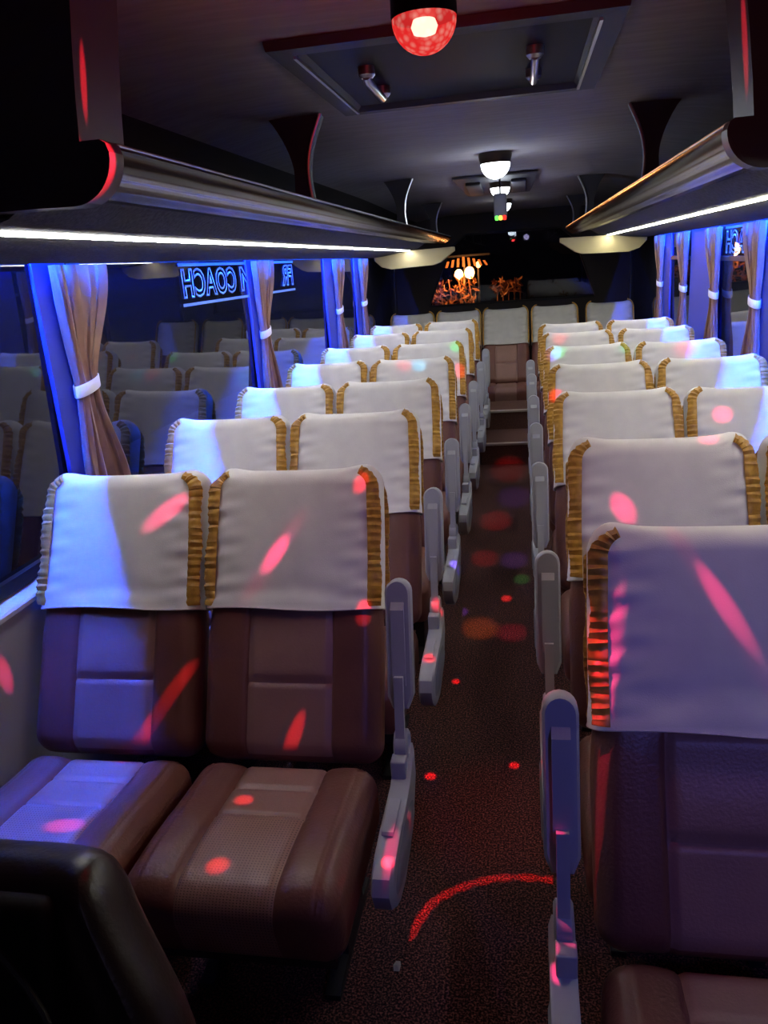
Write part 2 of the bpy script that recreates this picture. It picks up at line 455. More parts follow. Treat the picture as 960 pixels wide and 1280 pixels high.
CD, CT = 0.485, 0.165
def cush_fn(x, y, z):
    ax = abs(x); t = z
    dz = 0
    if z > -0.06:
        dz += 0.008*sm(0.10, 0.15, ax)*sm(0.225, 0.18, ax)
        dz -= 0.008*gs(ax-0.103, 0.006)
        for yy in (-0.105, -0.215): dz -= 0.007*gs(y-yy, 0.006)*sm(0.112, 0.10, ax)
        for xx in (0.186, 0.196): dz -= 0.0035*gs(ax-xx, 0.003)
        dz += 0.028*sm(-0.02, -0.36, y)
        dz -= 0.020*sm(-0.40, -0.485, y)
    dy = 0
    if y < -0.40: dy = 0.030*sm(0.0, -0.16, z)
    return (x, y+dy, z+dz*sm(-0.10, -0.02, z))
def cush_mi(x, y, z):
    if abs(x) < 0.103 and (z > -0.02 or y < -0.46):
        return 2 if y < -0.215 else 1
    return 0
def cushion_bm():
    bm = bmesh.new()
    rbox(bm, 0.464, CD, CT, 0.048, 72, 70, 6, center=(0, -CD/2+0.01, -CT/2), fn=cush_fn, mif=cush_mi)
    return bm

def base_bm():
    bm = bmesh.new()
    box(bm, -0.20, 0.20, -0.40, 0.05, 0.205, 0.235)
    return bm
def leg_bm(x):
    bm = bmesh.new()
    prism_x(bm, [(-0.30,0.0),(-0.30,0.015),(-0.20,0.03),(-0.17,0.205),(-0.05,0.205),(-0.02,0.03),(0.06,0.015),(0.06,0.0)], x-0.018, x+0.018)
    return bm

AX = 0.292      # armrest centre, measured from the seat's centre
def armrest(root, s):
    """folded-up armrest with hinge and side fairing, on the aisle side"""
    x = s*AX
    lean = Matrix.Translation((x, 0.045, 0.545)) @ Matrix.Rotation(-0.23, 4, 'X')
    bm = bmesh.new()
    # pad: stadium outline (x,z) extruded in y
    def stadium(w, z0, z1, n=10, flat_bottom=0.012):
        pts = [(-w+flat_bottom, z0), (w-flat_bottom, z0), (w, z0+0.03)]
        for k in range(n+1):
            a = pi*k/n; pts.append((w*cos(a), z1-w+w*sin(a)))
        pts.append((-w, z0+0.03)); return pts
    def ext(bm, pts, y0, y1, inset=0.006, mi=0):
        cx = sum(p[0] for p in pts)/len(pts); cz = sum(p[1] for p in pts)/len(pts)
        def rg(y, k): return [bm.verts.new(lean @ Vector((px*(1-k*0.16), y, cz+(pz-cz)*(1-k*0.035)))) for px, pz in pts]
        R = [rg(y0, 1), rg(y0+inset, 0), rg(y1-inset, 0), rg(y1, 1)]
        n = len(pts)
        for A, B in zip(R, R[1:]):
            for i in range(n): bm.faces.new((A[i], A[(i+1) % n], B[(i+1) % n], B[i])).material_index = mi
        bm.faces.new(R[0][::-1]).material_index = mi; bm.faces.new(R[-1]).material_index = mi
    ext(bm, stadium(0.031, 0.0, 0.315), -0.012, 0.035)
    arm = finish('armrest', bm, M['grey_plastic'], root)
    bm = bmesh.new()
    v = []
    for (xa, xb, ya, yb, za, zb) in ((-0.016, 0.016, -0.021, -0.010, 0.060, 0.265),):
        pts = []
        for px, py, pz in ((xa,ya,za),(xb,ya,za),(xb,yb,za),(xa,yb,za),(xa,ya-0.004,zb-0.02),(xb,ya-0.004,zb-0.02),(xb,yb,zb),(xa,yb,zb)):
            pts.append(bm.verts.new(lean @ Vector((px, py, pz))))
        for f in ((0,3,2,1),(4,5,6,7),(0,1,5,4),(1,2,6,5),(2,3,7,6),(3,0,4,7)): bm.faces.new([pts[i] for i in f])
    finish('arm_channel', bm, M['grey_plastic'], arm, smooth=False)
    bm = bmesh.new()
    pts = []
    for px, py, pz in ((-0.011,-0.034,-0.065),(0.011,-0.034,-0.065),(0.011,-0.018,-0.065),(-0.011,-0.018,-0.065),(-0.011,-0.036,0.085),(0.011,-0.036,0.085),(0.011,-0.020,0.085),(-0.011,-0.020,0.085)):
        pts.append(bm.verts.new(lean @ Vector((px, py, pz))))
    for f in ((0,3,2,1),(4,5,6,7),(0,1,5,4),(1,2,6,5),(2,3,7,6),(3,0,4,7)): bm.faces.new([pts[i] for i in f])
    finish('arm_link', bm, M['grey_plastic'], arm, smooth=False)
    # hinge disc
    bm = bmesh.new()
    lathe(bm, [(0.030,-0.017),(0.036,-0.013),(0.036,0.013),(0.030,0.017),(0.024,0.017),(0.022,0.012)], 28, center=(x, 0.020, 0.462), axis='X')
    finish('hinge', bm, M['grey_plastic'], root)
    bm = bmesh.new()
    rbox(bm, 0.036, 0.040, 0.080, 0.005, 2, 2, 2, center=(x-s*0.002, -0.028, 0.415))
    finish('hinge_block', bm, M['grey_plastic'], root)
    # side fairing : a long shell beside the seat cushion, drooping towards the front
    bm = bmesh.new()
    top = [(0.05,0.445),(0.0,0.425),(-0.06,0.405),(-0.14,0.402),(-0.22,0.400),(-0.29,0.394),(-0.335,0.380)]
    bot = [(-0.352,0.350),(-0.335,0.305),(-0.28,0.262),(-0.20,0.245),(-0.10,0.262),(0.0,0.315),(0.05,0.37)]
    pts = top+bot
    cy = sum(p[0] for p in pts)/len(pts); cz = sum(p[1] for p in pts)/len(pts)
    xs = [(x-s*0.020, 0.05), (x-s*0.016, 0.0), (x+s*0.020, 0.0), (x+s*0.026, 0.08)]
    R = [[bm.verts.new((xx, cy+(py-cy)*(1-k), cz+(pz-cz)*(1-k))) for py, pz in pts] for xx, k in xs]
    n = len(pts)
    for A, B in zip(R, R[1:]):
        for i in range(n): bm.faces.new((A[i], A[(i+1) % n], B[(i+1) % n], B[i]))
    bm.faces.new(R[0][::-1]); bm.faces.new(R[-1])
    fair = finish('side_fairing', bm, M['grey_plastic'], root)
    # raised oval on the aisle face and the seam plate on top
    bm = bmesh.new()
    ov = [(-0.165+0.145*cos(2*pi*k/28), 0.325+0.052*sin(2*pi*k/28)) for k in range(28)]
    iv = [(-0.165+0.125*cos(2*pi*k/28), 0.325+0.036*sin(2*pi*k/28)) for k in range(28)]
    a = [bm.verts.new((x+s*0.025, py, pz)) for py, pz in ov]; b = [bm.verts.new((x+s*0.030, py, pz)) for py, pz in iv]
    for i in range(28): bm.faces.new((a[i], a[(i+1) % 28], b[(i+1) % 28], b[i]))
    bm.faces.new(b)
    finish('fairing_badge', bm, M['grey_plastic_dark'], fair)
    bm = bmesh.new()
    prism_x(bm, [(-0.235,0.404),(-0.12,0.4055),(-0.12,0.4115),(-0.23,0.4105)], *sorted((x-s*0.012, x+s*0.014)))
    finish('fairing_plate', bm, M['grey_plastic'], fair, smooth=False)
    return fair

ROWGROUP = 'ruffle-covered passenger seats in rows'
def make_seat(side, aisle, seed):
    """side -1 left bank, 1 right bank; aisle seat carries the armrest"""
    root = bpy.data.objects.new('bus_seat', None); col.objects.link(root); root.empty_display_size = 0.1
    cu = finish('seat_cushion', cushion_bm(), [M['leather'], M['leather_panel'], M['leather_perf']], root, loc=(0, 0.005, 0.405))
    bk = finish('backrest', backrest_bm(), [M['leather'], M['leather_panel']], root, loc=(0, 0.0, 0.40), rot=(-REC, 0, 0))
    tag(finish('headrest_cover', cover_bm(seed), M['cover'], bk), 'white cloth cover')
    for face in (-1, 1):
        for sx in (-1, 1):
            tag(finish('ruffle', ruffle_bm(sx, face, seed*7+sx+face*3), M['gold'], bk), 'gold pleated trim')
    finish('seat_frame', base_bm(), M['black_metal'], root, smooth=False)
    for x in (-0.15, 0.15): finish('leg', leg_bm(x), M['black_metal'], root, smooth=False)
    if aisle: armrest(root, -side)
    return root

PX = {'A': 0.471, 'W': 0.955}
LTOP = [1.929, 2.7235, 3.481, 4.319, 5.1145, 6.06, 6.90]
RTOP = [1.420, 2.110, 3.030, 3.744, 4.480, 5.297, 6.00]
protos = {}
ordinal = ['front', 'second', 'third', 'fourth', 'fifth', 'sixth', 'seventh']
LBL = {
 ('L','A',0): 'front-row brown leather seat on the left aisle, red light streak across its white cover',
 ('L','W',0): 'front-row brown seat against the left wall, half its white cover lit blue',
 ('R','A',0): 'nearest seat on the right aisle, its white cover all blue-violet and cut by the frame',
}
for bank, s, tops in (('L', -1, LTOP), ('R', 1, RTOP)):
    for kind in ('A', 'W'):
        for i, ty in enumerate(tops):
            if bank == 'R' and kind == 'W' and i == 0: continue
            key = (bank, kind)
            if key not in protos:
                o = make_seat(s, kind == 'A', 11 if key == ('L','A') else 23 if key == ('L','W') else 37 if key == ('R','A') else 41); protos[key] = o
            else: o = copy_tree(protos[key])
            o.location = (s*PX[kind], ty-0.329, 0)
            d = {('R',2): 0.06, ('R',1): -0.06}.get((bank, i), 0)
            d += random.Random(i*5+(kind == 'A')+10*s).uniform(-0.012, 0.012) if i > 0 else 0
            for ch in o.children:
                if ch.name.startswith('backrest'): ch.rotation_euler = (-REC-d, 0, 0)
            place = 'on the aisle' if kind == 'A' else 'beside the window'
            lab = LBL.get((bank, kind, i)) or 'white-covered brown seat %s, %s row from the front of the %s bank' % (place, ordinal[i], 'left' if s < 0 else 'right')
            tag(o, lab, 'seat', ROWGROUP)

# back row: five seats side by side, thin gold edging instead of frills
def piping_bm(sx):
    bm = bmesh.new()
    hw = (BW+0.012)/2; top = BH+0.012; cr = 0.06
    pts = [(sx*(hw-0.004), -0.008, 0.395+0.3*k/8) for k in range(9)]
    for k in range(1, 7):
        a = radians(80)*k/6; pts.append((sx*(hw-0.008-cr+cr*cos(a)), -0.006, top-cr+cr*sin(a)))
    tube(bm, pts, 0.007)
    return bm
def make_back_seat():
    root = bpy.data.objects.new('back_row_seat', None); col.objects.link(root); root.empty_display_size = 0.1
    finish('seat_cushion', cushion_bm(), [M['leather'], M['leather_panel'], M['leather_perf']], root, loc=(0, 0.005, 0.405))
    bk = finish('backrest', backrest_bm(), [M['leather'], M['leather_panel']], root, loc=(0, 0, 0.40), rot=(-0.42, 0, 0))
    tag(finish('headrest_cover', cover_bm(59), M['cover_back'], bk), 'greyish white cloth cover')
    for sx in (-1, 1): tag(finish('piping', piping_bm(sx), M['gold'], bk), 'gold edging')
    return root
bseat = make_back_seat()
blab = ['back-row seat in the corner by the left window', 'back-row seat between the corner seat and the middle seat, under the orange lights',
        'middle back-row seat facing down the aisle, above the brown steps', 'back-row seat just beyond the aisle, before the dark right half of the rear window',
        'back-row seat in the corner by the right window']
for i, bx in enumerate((-0.955, -0.495, -0.035, 0.435, 0.95)):
    o = bseat if i == 0 else copy_tree(bseat)
    o.location = (bx, 7.71, 0)
    tag(o, blab[i], 'seat', 'back row seats')
for o in list(bpy.data.objects):
    if o.name.startswith('back_row_seat'): o.scale = (0.95, 1, 1)

# dark seat in the near left corner
root = empty('front_seat', (-0.66, 0.49, 0), 'black seat back in the near left corner before the front row', 'seat')
bm = bmesh.new()
def fs_fn(x, y, z):
    # narrower, rounded towards the top
    k = 1 - 0.36*sm(0.36, 0.64, z)
    return (x*k, y - 0.02*sm(0.2, 0.35, abs(x)), z)
rbox(bm, 0.72, 0.13, 0.63, 0.06, 24, 5, 26, center=(0, 0.065, 0.315), fn=fs_fn)
bk = finish('backrest', bm, M['dark_leather'], root, loc=(0, 0, 0.285), rot=(-0.42, 0, 0))
bm = bmesh.new()
rbox(bm, 0.47, 0.05, 0.56, 0.024, 24, 3, 26, center=(-0.015, -0.005, 0.31), fn=lambda x, y, z: (x*(1-0.16*sm(0.35, 0.6, z)), y, z))
finish('back_pad', bm, M['black_plastic'], bk)
bm = bmesh.new()
def rim(t):
    a = pi*t
    return (0.232*cos(a)*(1-0.14*sm(0.3, 1, sin(a)))-0.015, -0.03, 0.36+0.222*sin(a))
tube(bm, [(0.22, -0.026, 0.06)] + [rim(k/20) for k in range(21)] + [(-0.25, -0.026, 0.06)], 0.006)
finish('piping', bm, M['black_metal'], bk)
bm = bmesh.new(); rbox(bm, 0.56, 0.46, 0.15, 0.05, 10, 10, 5, center=(0, -0.22, 0.30))
finish('seat_cushion', bm, M['dark_leather'], root)
bm = bmesh.new(); box(bm, -0.24, 0.24, -0.38, 0.02, 0, 0.23)
finish('seat_base', bm, M['black_metal'], root, smooth=False)

# ------------------------------------------------------------------ overhead racks
def rack(s, y0, y1, label, brY):
    nm = 'left' if s < 0 else 'right'
    root = empty('luggage_rack', (s*0.9, (y0+y1)/2, 1.74), label, 'rack')
    ox, oy, oz = root.location
    def P(pts): return [(s*x-ox, z-oz) for x, z in pts]
    ya, yb = y0-oy, y1-oy
    bm = bmesh.new(); prism_y(bm, P([(0.575,1.785),(0.60,1.770),(1.266,1.775),(1.266,1.795),(0.575,1.798)]), ya, yb)
    finish('rack_shelf', bm, M['dark_lining'], root, smooth=False)
    bm = bmesh.new(); prism_y(bm, P([(0.557,1.800),(0.553,1.794),(0.560,1.778),(0.578,1.764),(0.588,1.770),(0.574,1.785),(0.574,1.802),(0.566,1.805)]), ya, yb)
    finish('rack_lip', bm, M['gloss_black'], root)
    bm = bmesh.new(); tube(bm, [(s*0.561-ox, ya+0.002, 1.803-oz), (s*0.561-ox, yb-0.002, 1.803-oz)], 0.0035)
    finish('lip_bead', bm, M['silver'], root)
    bm = bmesh.new()
    pr = [(0.578,1.764),(0.583,1.757),(0.592,1.754),(0.600,1.752),(0.606,1.746),(0.611,1.738),(0.620,1.735),(0.634,1.734),(0.645,1.731),(0.652,1.729),(0.656,1.732),(0.650,1.745),(0.60,1.765),(0.588,1.770)]
    prism_y(bm, P(pr), ya, yb)
    finish('chrome_trim', bm, M['chrome'], root)
    bm = bmesh.new(); prism_y(bm, P([(0.654,1.731),(0.715,1.736),(0.715,1.752),(0.652,1.745)]), ya, yb)
    finish('gloss_underside', bm, M['gloss_black'], root, smooth=False)
    bm = bmesh.new()
    pr = [(0.712,1.740),(0.735,1.733),(0.76,1.718),(0.79,1.700),(0.82,1.692),(0.855,1.690),(0.89,1.687),(0.94,1.677),(1.02,1.664),(1.12,1.652),(1.19,1.646),(1.203,1.646),(1.203,1.772),(0.712,1.770)]
    yd = (1.39 if s < 0 else 1.30)-oy
    prism_y(bm, P(pr), yd, 7.44-oy)
    finish('air_duct', bm, M['felt'], root)
    # lower panel that closes the rack at the back of the cabin
    bm = bmesh.new()
    prism_y(bm, P([(0.47,1.655),(0.50,1.635),(0.60,1.565),(0.66,1.545),(1.05,1.535),(1.14,1.56),(1.20,1.62),(1.205,1.68),(0.47,1.69)]), 7.45-oy, 7.60-oy)
    finish('rear_panel', bm, M['cap_panel'], root)
    # front end panel
    bm = bmesh.new()
    w0 = ya-0.05
    def arcp(cx, cz, r, t0, t1, n=8): return [(cx+r*cos(t0+(t1-t0)*k/n), cz+r*sin(t0+(t1-t0)*k/n)) for k in range(n+1)]
    lo = [(0.60,1.806),(0.562,1.806),(0.553,1.800)] + [(0.548,1.785)] + arcp(0.628, 1.786, 0.080, pi, 1.5*pi, 10) + [(0.70,1.708),(1.24,1.712),(1.24,1.806)]
    up = [(0.598,1.806),(1.24,1.806),(1.24,1.84),(1.02,1.99),(0.90,2.045),(0.78,2.064),(0.565,2.073),(0.572,2.02),(0.582,1.95),(0.592,1.87)]
    for nm_, poly, y_a, y_b, dark in (('end_plate', lo, w0, w0+0.05, len(lo)-3), ('end_panel', up, w0, w0+0.16, 0)):
        bm = bmesh.new()
        a = [bm.verts.new((s*x-ox, y_a, z-oz)) for x, z in poly]; b = [bm.verts.new((s*x-ox, y_b, z-oz)) for x, z in poly]
        n = len(poly)
        for i in range(n):
            f = bm.faces.new((a[i], a[(i+1) % n], b[(i+1) % n], b[i]))
            f.material_index = (1 if i < 12 else 0) if nm_ == 'end_plate' else (1 if i >= 6 else 0)
        bm.faces.new(a[::-1]); bm.faces.new(b)
        finish(nm_, bm, [M['panel_dark'], M['panel_rim']], root)
    for yb_ in brY:
        # curved bracket between rack lip and ceiling
        bm = bmesh.new()
        zc = ceil_z(yb_)-0.004
        inn = []; outr = []
        for k in range(13):
            t = k/12
            z = 1.795 + (zc-1.795)*t
            inn.append((0.585 - 0.050*t + 0.030*sin(pi*t)*1.0, z))
            outr.append((0.648 + 0.07*max(0, t-0.35)**1.6*1.9 - 0.008*sin(pi*t), min(z, 2.072)))
        poly = inn + outr[::-1]
        prism_y(bm, P(poly), yb_-oy, yb_-oy+0.07)
        br = finish('bracket', bm, M['panel_dark'], root)
        bm = bmesh.new(); tube(bm, [(s*(x-0.004)-ox, yb_-oy-0.003, z-oz) for x, z in inn], 0.006)
        finish('bracket_bead', bm, M['silver'], br)
    return root
rack(-1, 1.39, 8.25, 'overhead luggage rack along the left side, with chrome edge, ending in dark panel', (2.86, 5.25, 7.2))
rack(1, 1.91, 8.25, 'overhead luggage rack along the right side, glinting orange near the back', (3.32, 6.1, 7.6))

# ------------------------------------------------------------------ light strips
def strip(name, m, x0, x1, z0, z1, y0, y1, label, cat, drop=0.004, group=None):
    bm = bmesh.new()
    y0_, y1_ = y0, y1
    cx, cy, cz = (x0+x1)/2, (y0+y1)/2, (z0+z1)/2
    v = []
    for y in (y0, y1):
        v.append([bm.verts.new((x-cx, y-cy, z-cz)) for x, z in ((x0, z0), (x1, z1), (x1, z1-drop), (x0, z0-drop))])
    for i in range(4): bm.faces.new((v[0][i], v[0][(i+1) % 4], v[1][(i+1) % 4], v[1][i]))
    bm.faces.new(v[0]); bm.faces.new(v[1][::-1])
    o = finish(name, bm, m, smooth=False, loc=(cx, cy, cz))
    return tag(o, label, cat, group)
strip('led_strip', M['led_white'], -0.866, -0.887, 1.6875, 1.685, 1.46, 3.285, 'nearer white light strip glowing under the left rack', 'light')
strip('led_strip', M['led_white'], -0.866, -0.887, 1.6875, 1.685, 3.305, 7.43, 'farther white light strip under the left rack, past the small dark gap', 'light')
strip('led_strip', M['led_warm'], 0.866, 0.887, 1.6875, 1.685, 1.32, 7.43, 'yellowish white light strip glowing under the right rack', 'light')
for s in (-1, 1):
    strip('blue_led_strip', M['led_blue'], s*1.232, s*1.238, 1.7495, 1.7495, 1.36 if s < 0 else 1.9, 7.0, 'hidden blue light strip above the %s windows' % ('left' if s < 0 else 'right'), 'light')

# ------------------------------------------------------------------ curtains
def make_curtain(seed):
    rnd = random.Random(seed)
    root = bpy.data.objects.new('curtain', None); col.objects.link(root); root.empty_display_size = 0.1
    ns, nz = 84, 46
    ph = rnd.uniform(0, 6.28)
    def width(z):
        # pinched at the tie
        zt = 1.28
        if z > zt: return 0.105 + 0.195*sm(zt, 1.655, z)**0.85
        return 0.105 + 0.125*sm(zt, 0.95, z)
    def ctr(z):
        zt = 1.28
        return 0.10*sm(zt, 1.65, z)*0.6 + 0.02*sm(zt, 0.9, z)
    bm = bmesh.new(); g = []
    for j in range(nz+1):
        z = 0.83 + (1.642-0.83)*j/nz
        w = width(z); row = []
        for i in range(ns+1):
            u = i/ns
            amp = 0.007 + 0.010*min(1.0, w/0.25)
            x = amp*sin(2*pi*5*u + ph + 0.9*sin(2*pi*u)) + 0.004*sin(2*pi*13*u + z*9)
            x += 0.004*sin(u*pi)*gs(z-1.28, 0.05)
            y = (u-0.5)*w + ctr(z) + 0.006*sin(2*pi*5*u*2+ph)*1.0
            row.append(bm.verts.new((x, y, z)))
        g.append(row)
    g2 = [[bm.verts.new(v.co + Vector((0.0016, 0, 0))) for v in row] for row in g]
    for G in (g, g2):
        for A, B in zip(G, G[1:]):
            for i in range(ns): bm.faces.new((A[i], A[i+1], B[i+1], B[i]))
    for j in range(nz):
        for i in (0, ns): bm.faces.new((g[j][i], g[j+1][i], g2[j+1][i], g2[j][i]))
    for i in range(ns):
        for j in (0, nz): bm.faces.new((g[j][i], g[j][i+1], g2[j][i+1], g2[j][i]))
    finish('curtain_cloth', bm, M['curtain'], root)
    bm = bmesh.new()
    pts = [(0.024*cos(2*pi*k/24)+0.002, 0.068*sin(2*pi*k/24)) for k in range(24)]
    rg = [[bm.verts.new((x*f, y*f, z + 0.012*(y/0.068))) for x, y in pts] for f, z in ((1.0,1.262),(1.03,1.264),(1.03,1.298),(1.0,1.30),(0.95,1.298),(0.95,1.264))]
    for k in range(6):
        A, B = rg[k], rg[(k+1) % 6]
        for i in range(24): bm.faces.new((A[i], A[(i+1) % 24], B[(i+1) % 24], B[i]))
    tag(finish('tieback', bm, M['tie'], root), 'white tie band')
    return root
cp = make_curtain(3)
cur = [(-1, 2.27, 'brown curtain tied with white band, nearest on the left windows'),
       (-1, 4.1, 'brown tied curtain hanging over the middle of the blue lettering on the left window'),
       (-1, 5.92, 'brown tied curtain on the left, just past the blue lettering'),
       (-1, 6.9, 'farthest tied curtain on the left windows, next to the rear corner'),
       (1, 4.10, 'brown tied curtain beside the blue lettering on the right window, nearest there'),
       (1, 4.95, 'tied curtain on the right, just beyond the blue lettering'),
       (1, 5.86, 'third tied curtain along the right windows, before the sliding pane'),
       (1, 6.82, 'farthest tied curtain on the right windows, narrow and purplish')]
for i, (s, y, lab) in enumerate(cur):
    o = cp if i == 0 else copy_tree(cp)
    o.location = (s*1.220, y, 0)
    if s > 0: o.rotation_euler = (0, 0, pi); 
    tag(o, lab, 'curtain', 'tied-back window curtains')
# right side curtains lean the same way as the left ones (mirror of the turn)
for o in bpy.data.objects:
    if o.name.startswith('curtain') and o.type == 'EMPTY' and o.location.x > 0: o.scale = (1, -1, 1)

# ------------------------------------------------------------------ blue outline lettering on the windows
def text_bm(body, size, xsc, outline):
    cu = bpy.data.curves.new('lettering', 'FONT')
    cu.body = body; cu.size = size; cu.fill_mode = 'NONE'; cu.bevel_depth = outline; cu.bevel_resolution = 0; cu.offset = 0.004
    cu.space_character = 1.12; cu.resolution_u = 3
    ob = bpy.data.objects.new('lettering', cu); col.objects.link(ob)
    bpy.context.view_layer.update()
    me = bpy.data.meshes.new_from_object(ob.evaluated_get(bpy.context.evaluated_depsgraph_get()))
    bm = bmesh.new(); bm.from_mesh(me)
    bpy.data.objects.remove(ob); bpy.data.curves.remove(cu); bpy.data.meshes.remove(me)
    for v in bm.verts: v.co.x *= xsc; v.co.z *= 0.25
    return bm
def lettering(s):
    root = empty('window_lettering', (s*1.245, 4.0, 1.56), 'mirrored blue outline lettering stuck on the %s window' % ('left' if s < 0 else 'right'), 'lettering')
    # read from outside: from outside the text runs so that F is far (left side) or near (right side)
    far, near = 0.85, -0.85      # along Y
    start, dirn = (far, -1) if s < 0 else (near, 1)
    def place(bm, off, z):
        for v in bm.verts:
            x, y, d = v.co
            v.co = Vector((-s*d*1.0, start + dirn*(off+x), z + y))
        return bm
    def fit(body, off, width):
        bm = text_bm(body, 0.150, 1.0, 0.0048)
        xs = [v.co.x for v in bm.verts]; k = width/(max(xs)-min(xs)); m0 = min(xs)
        for v in bm.verts: v.co.x = (v.co.x-m0)*k
        return place(bm, off, -0.052)
    finish('lettering_start', fit('FR', 0.02, 0.24), M['sticker'], root, smooth=False)
    finish('lettering_middle', fit('M', 0.80, 0.17), M['sticker'], root, smooth=False)
    finish('lettering_end', fit('COACH', 1.03, 0.65), M['sticker'], root, smooth=False)
    for nm, z0, z1 in (('upper_bar', 0.068, 0.080), ('lower_bar', -0.092, -0.080)):
        bm = bmesh.new()
        x0, x1 = sorted((0, -s*0.002))
        box(bm, x0, x1, -0.85, 0.85, z0, z1)
        finish(nm, bm, M['sticker'], root, smooth=False)
lettering(-1); lettering(1)

# ------------------------------------------------------------------ roof hatch, vent, lamps
root = empty('roof_hatch', (-0.038, 2.41, 2.075), 'large black roof hatch in the ceiling behind the red lamp', 'hatch')
HX, HY = 0.408, 0.445
bm = bmesh.new()
def frame_ring(bm, hx0, hy0, hx1, hy1, z0, z1):
    A = [bm.verts.new((x*hx0, y*hy0, z0)) for x, y in ((-1,-1),(1,-1),(1,1),(-1,1))]
    B = [bm.verts.new((x*hx1, y*hy1, z1)) for x, y in ((-1,-1),(1,-1),(1,1),(-1,1))]
    for i in range(4): bm.faces.new((A[i], A[(i+1) % 4], B[(i+1) % 4], B[i]))
    return A, B
frame_ring(bm, HX, HY, HX-0.004, HY-0.004, 0.003, -0.018)
frame_ring(bm, HX-0.004, HY-0.004, HX-0.055, HY-0.055, -0.018, -0.020)
frame_ring(bm, HX-0.055, HY-0.055, HX-0.075, HY-0.075, -0.020, 0.0)
bmesh.ops.remove_doubles(bm, verts=bm.verts[:], dist=1e-5)
finish('hatch_frame', bm, M['panel_dark'], root, smooth=False)
bm = bmesh.new(); box(bm, -HX+0.07, HX-0.07, -HY+0.07, HY-0.07, -0.004, 0.002)
finish('hatch_lid', bm, M['black_plastic'], root, smooth=False)
for sx in (-1, 1):
    bm = bmesh.new(); box(bm, sx*(HX-0.058)-0.004, sx*(HX-0.058)+0.004, -HY+0.06, HY-0.06, -0.026, -0.019)
    finish('hatch_bead', bm, M['silver'], root, smooth=False)
    hx = -0.225 if sx < 0 else 0.21
    bm = bmesh.new()
    lathe(bm, [(0.022, 0.0), (0.022, -0.02), (0.015, -0.028)], 20, center=(hx, -0.13, -0.004)); lathe(bm, [(0.022, 0.0), (0.022, -0.02), (0.015, -0.028)], 20, center=(hx, 0.13, -0.004))
    tube(bm, [(hx, -0.14, -0.028), (hx, -0.12, -0.036), (hx, 0.12, -0.036), (hx, 0.14, -0.028)], 0.011, 12)
    finish('hatch_handle', bm, M['silver'], root)

root = empty('roof_vent', (-0.03, 5.95, 2.07), 'dark roof vent panel behind the white ceiling lamps', 'vent')
bm = bmesh.new()
A = [(-0.27,-0.52,0.0),(0.27,-0.52,0.0),(0.25,0.52,-0.01),(-0.25,0.52,-0.01)]
Bv = [(-0.27,-0.50,-0.008),(0.27,-0.50,-0.008),(0.23,0.50,-0.045),(-0.23,0.50,-0.045)]
a = [bm.verts.new(p) for p in A]; b = [bm.verts.new(p) for p in Bv]
for i in range(4): bm.faces.new((a[i], a[(i+1) % 4], b[(i+1) % 4], b[i]))
bm.faces.new(a); bm.faces.new(b)
finish('vent_cover', bm, M['panel_dark'], root, smooth=False)
for sx in (-1, 1):
    bm = bmesh.new(); rbox(bm, 0.10, 0.60, 0.02, 0.008, 2, 4, 2, center=(sx*0.15, 0, -0.036), fn=lambda x, y, z: (x, y, z-0.037*y))
    finish('vent_handle', bm, M['panel_dark'], root)

def dome(r, n=9, squash=1.0):
    return [(r*cos(pi/2*k/n), -r*squash*sin(pi/2*k/n)) for k in range(n)] + [(0.0015, -r*squash)]
def ceiling_lamp(x, y, r, label, hang=0.05):
    z = ceil_z(y)
    root = empty('ceiling_lamp', (x, y, z), label, 'lamp', 'dome lamps along the ceiling')
    bm = bmesh.new(); lathe(bm, [(r*1.12, -0.001), (r*1.14, -0.012), (r*1.03, -hang), (r*0.95, -hang)], 32)
    finish('lamp_base', bm, M['lamp_base'], root)
    bm = bmesh.new(); lathe(bm, [(a, b-hang+0.001) for a, b in dome(r)], 32, cap=False)
    finish('lamp_dome', bm, M['dome_white'], root)
    return root
ceiling_lamp(0.006, 4.43, 0.075, 'white glowing dome lamp, largest of those before the vent')
ceiling_lamp(-0.005, 5.80, 0.065, 'white glowing dome lamp over the dark vent, above the small hanging box', hang=0.062)
ceiling_lamp(-0.02, 7.45, 0.07, 'farthest white dome lamp, partly hidden behind the hanging box', hang=0.04)

# red disco bulb
m, nt, out = new_mat('red_faceted_dome')
tc = nt.nodes.new('ShaderNodeTexCoord'); vo = nt.nodes.new('ShaderNodeTexVoronoi'); vo.inputs['Scale'].default_value = 85
nt.links.new(tc.outputs['Object'], vo.inputs['Vector'])
rp = nt.nodes.new('ShaderNodeValToRGB'); rp.color_ramp.elements[0].color = (1, 0.35, 0.28, 1); rp.color_ramp.elements[1].color = (0.9, 0.03, 0.03, 1); rp.color_ramp.elements[1].position = 0.6
nt.links.new(vo.outputs['Distance'], rp.inputs['Fac'])
e = nt.nodes.new('ShaderNodeEmission'); e.inputs['Strength'].default_value = 1.0; nt.links.new(rp.outputs['Color'], e.inputs['Color'])
tr = nt.nodes.new('ShaderNodeBsdfTransparent'); tr.inputs['Color'].default_value = (1, 0.35, 0.32, 1)
mx = nt.nodes.new('ShaderNodeMixShader'); mx.inputs[0].default_value = 0.62
nt.links.new(tr.outputs[0], mx.inputs[1]); nt.links.new(e.outputs[0], mx.inputs[2]); nt.links.new(mx.outputs[0], out.inputs['Surface'])
M['red_dome'] = m
LAMP = Vector((-0.020, 1.45, 1.948))
root = empty('disco_lamp', LAMP, 'glowing red faceted disco lamp hanging below the roof hatch', 'lamp')
bm = bmesh.new(); lathe(bm, [(0.030, 0.131), (0.052, 0.11), (0.054, 0.004), (0.052, 0.0)], 32)
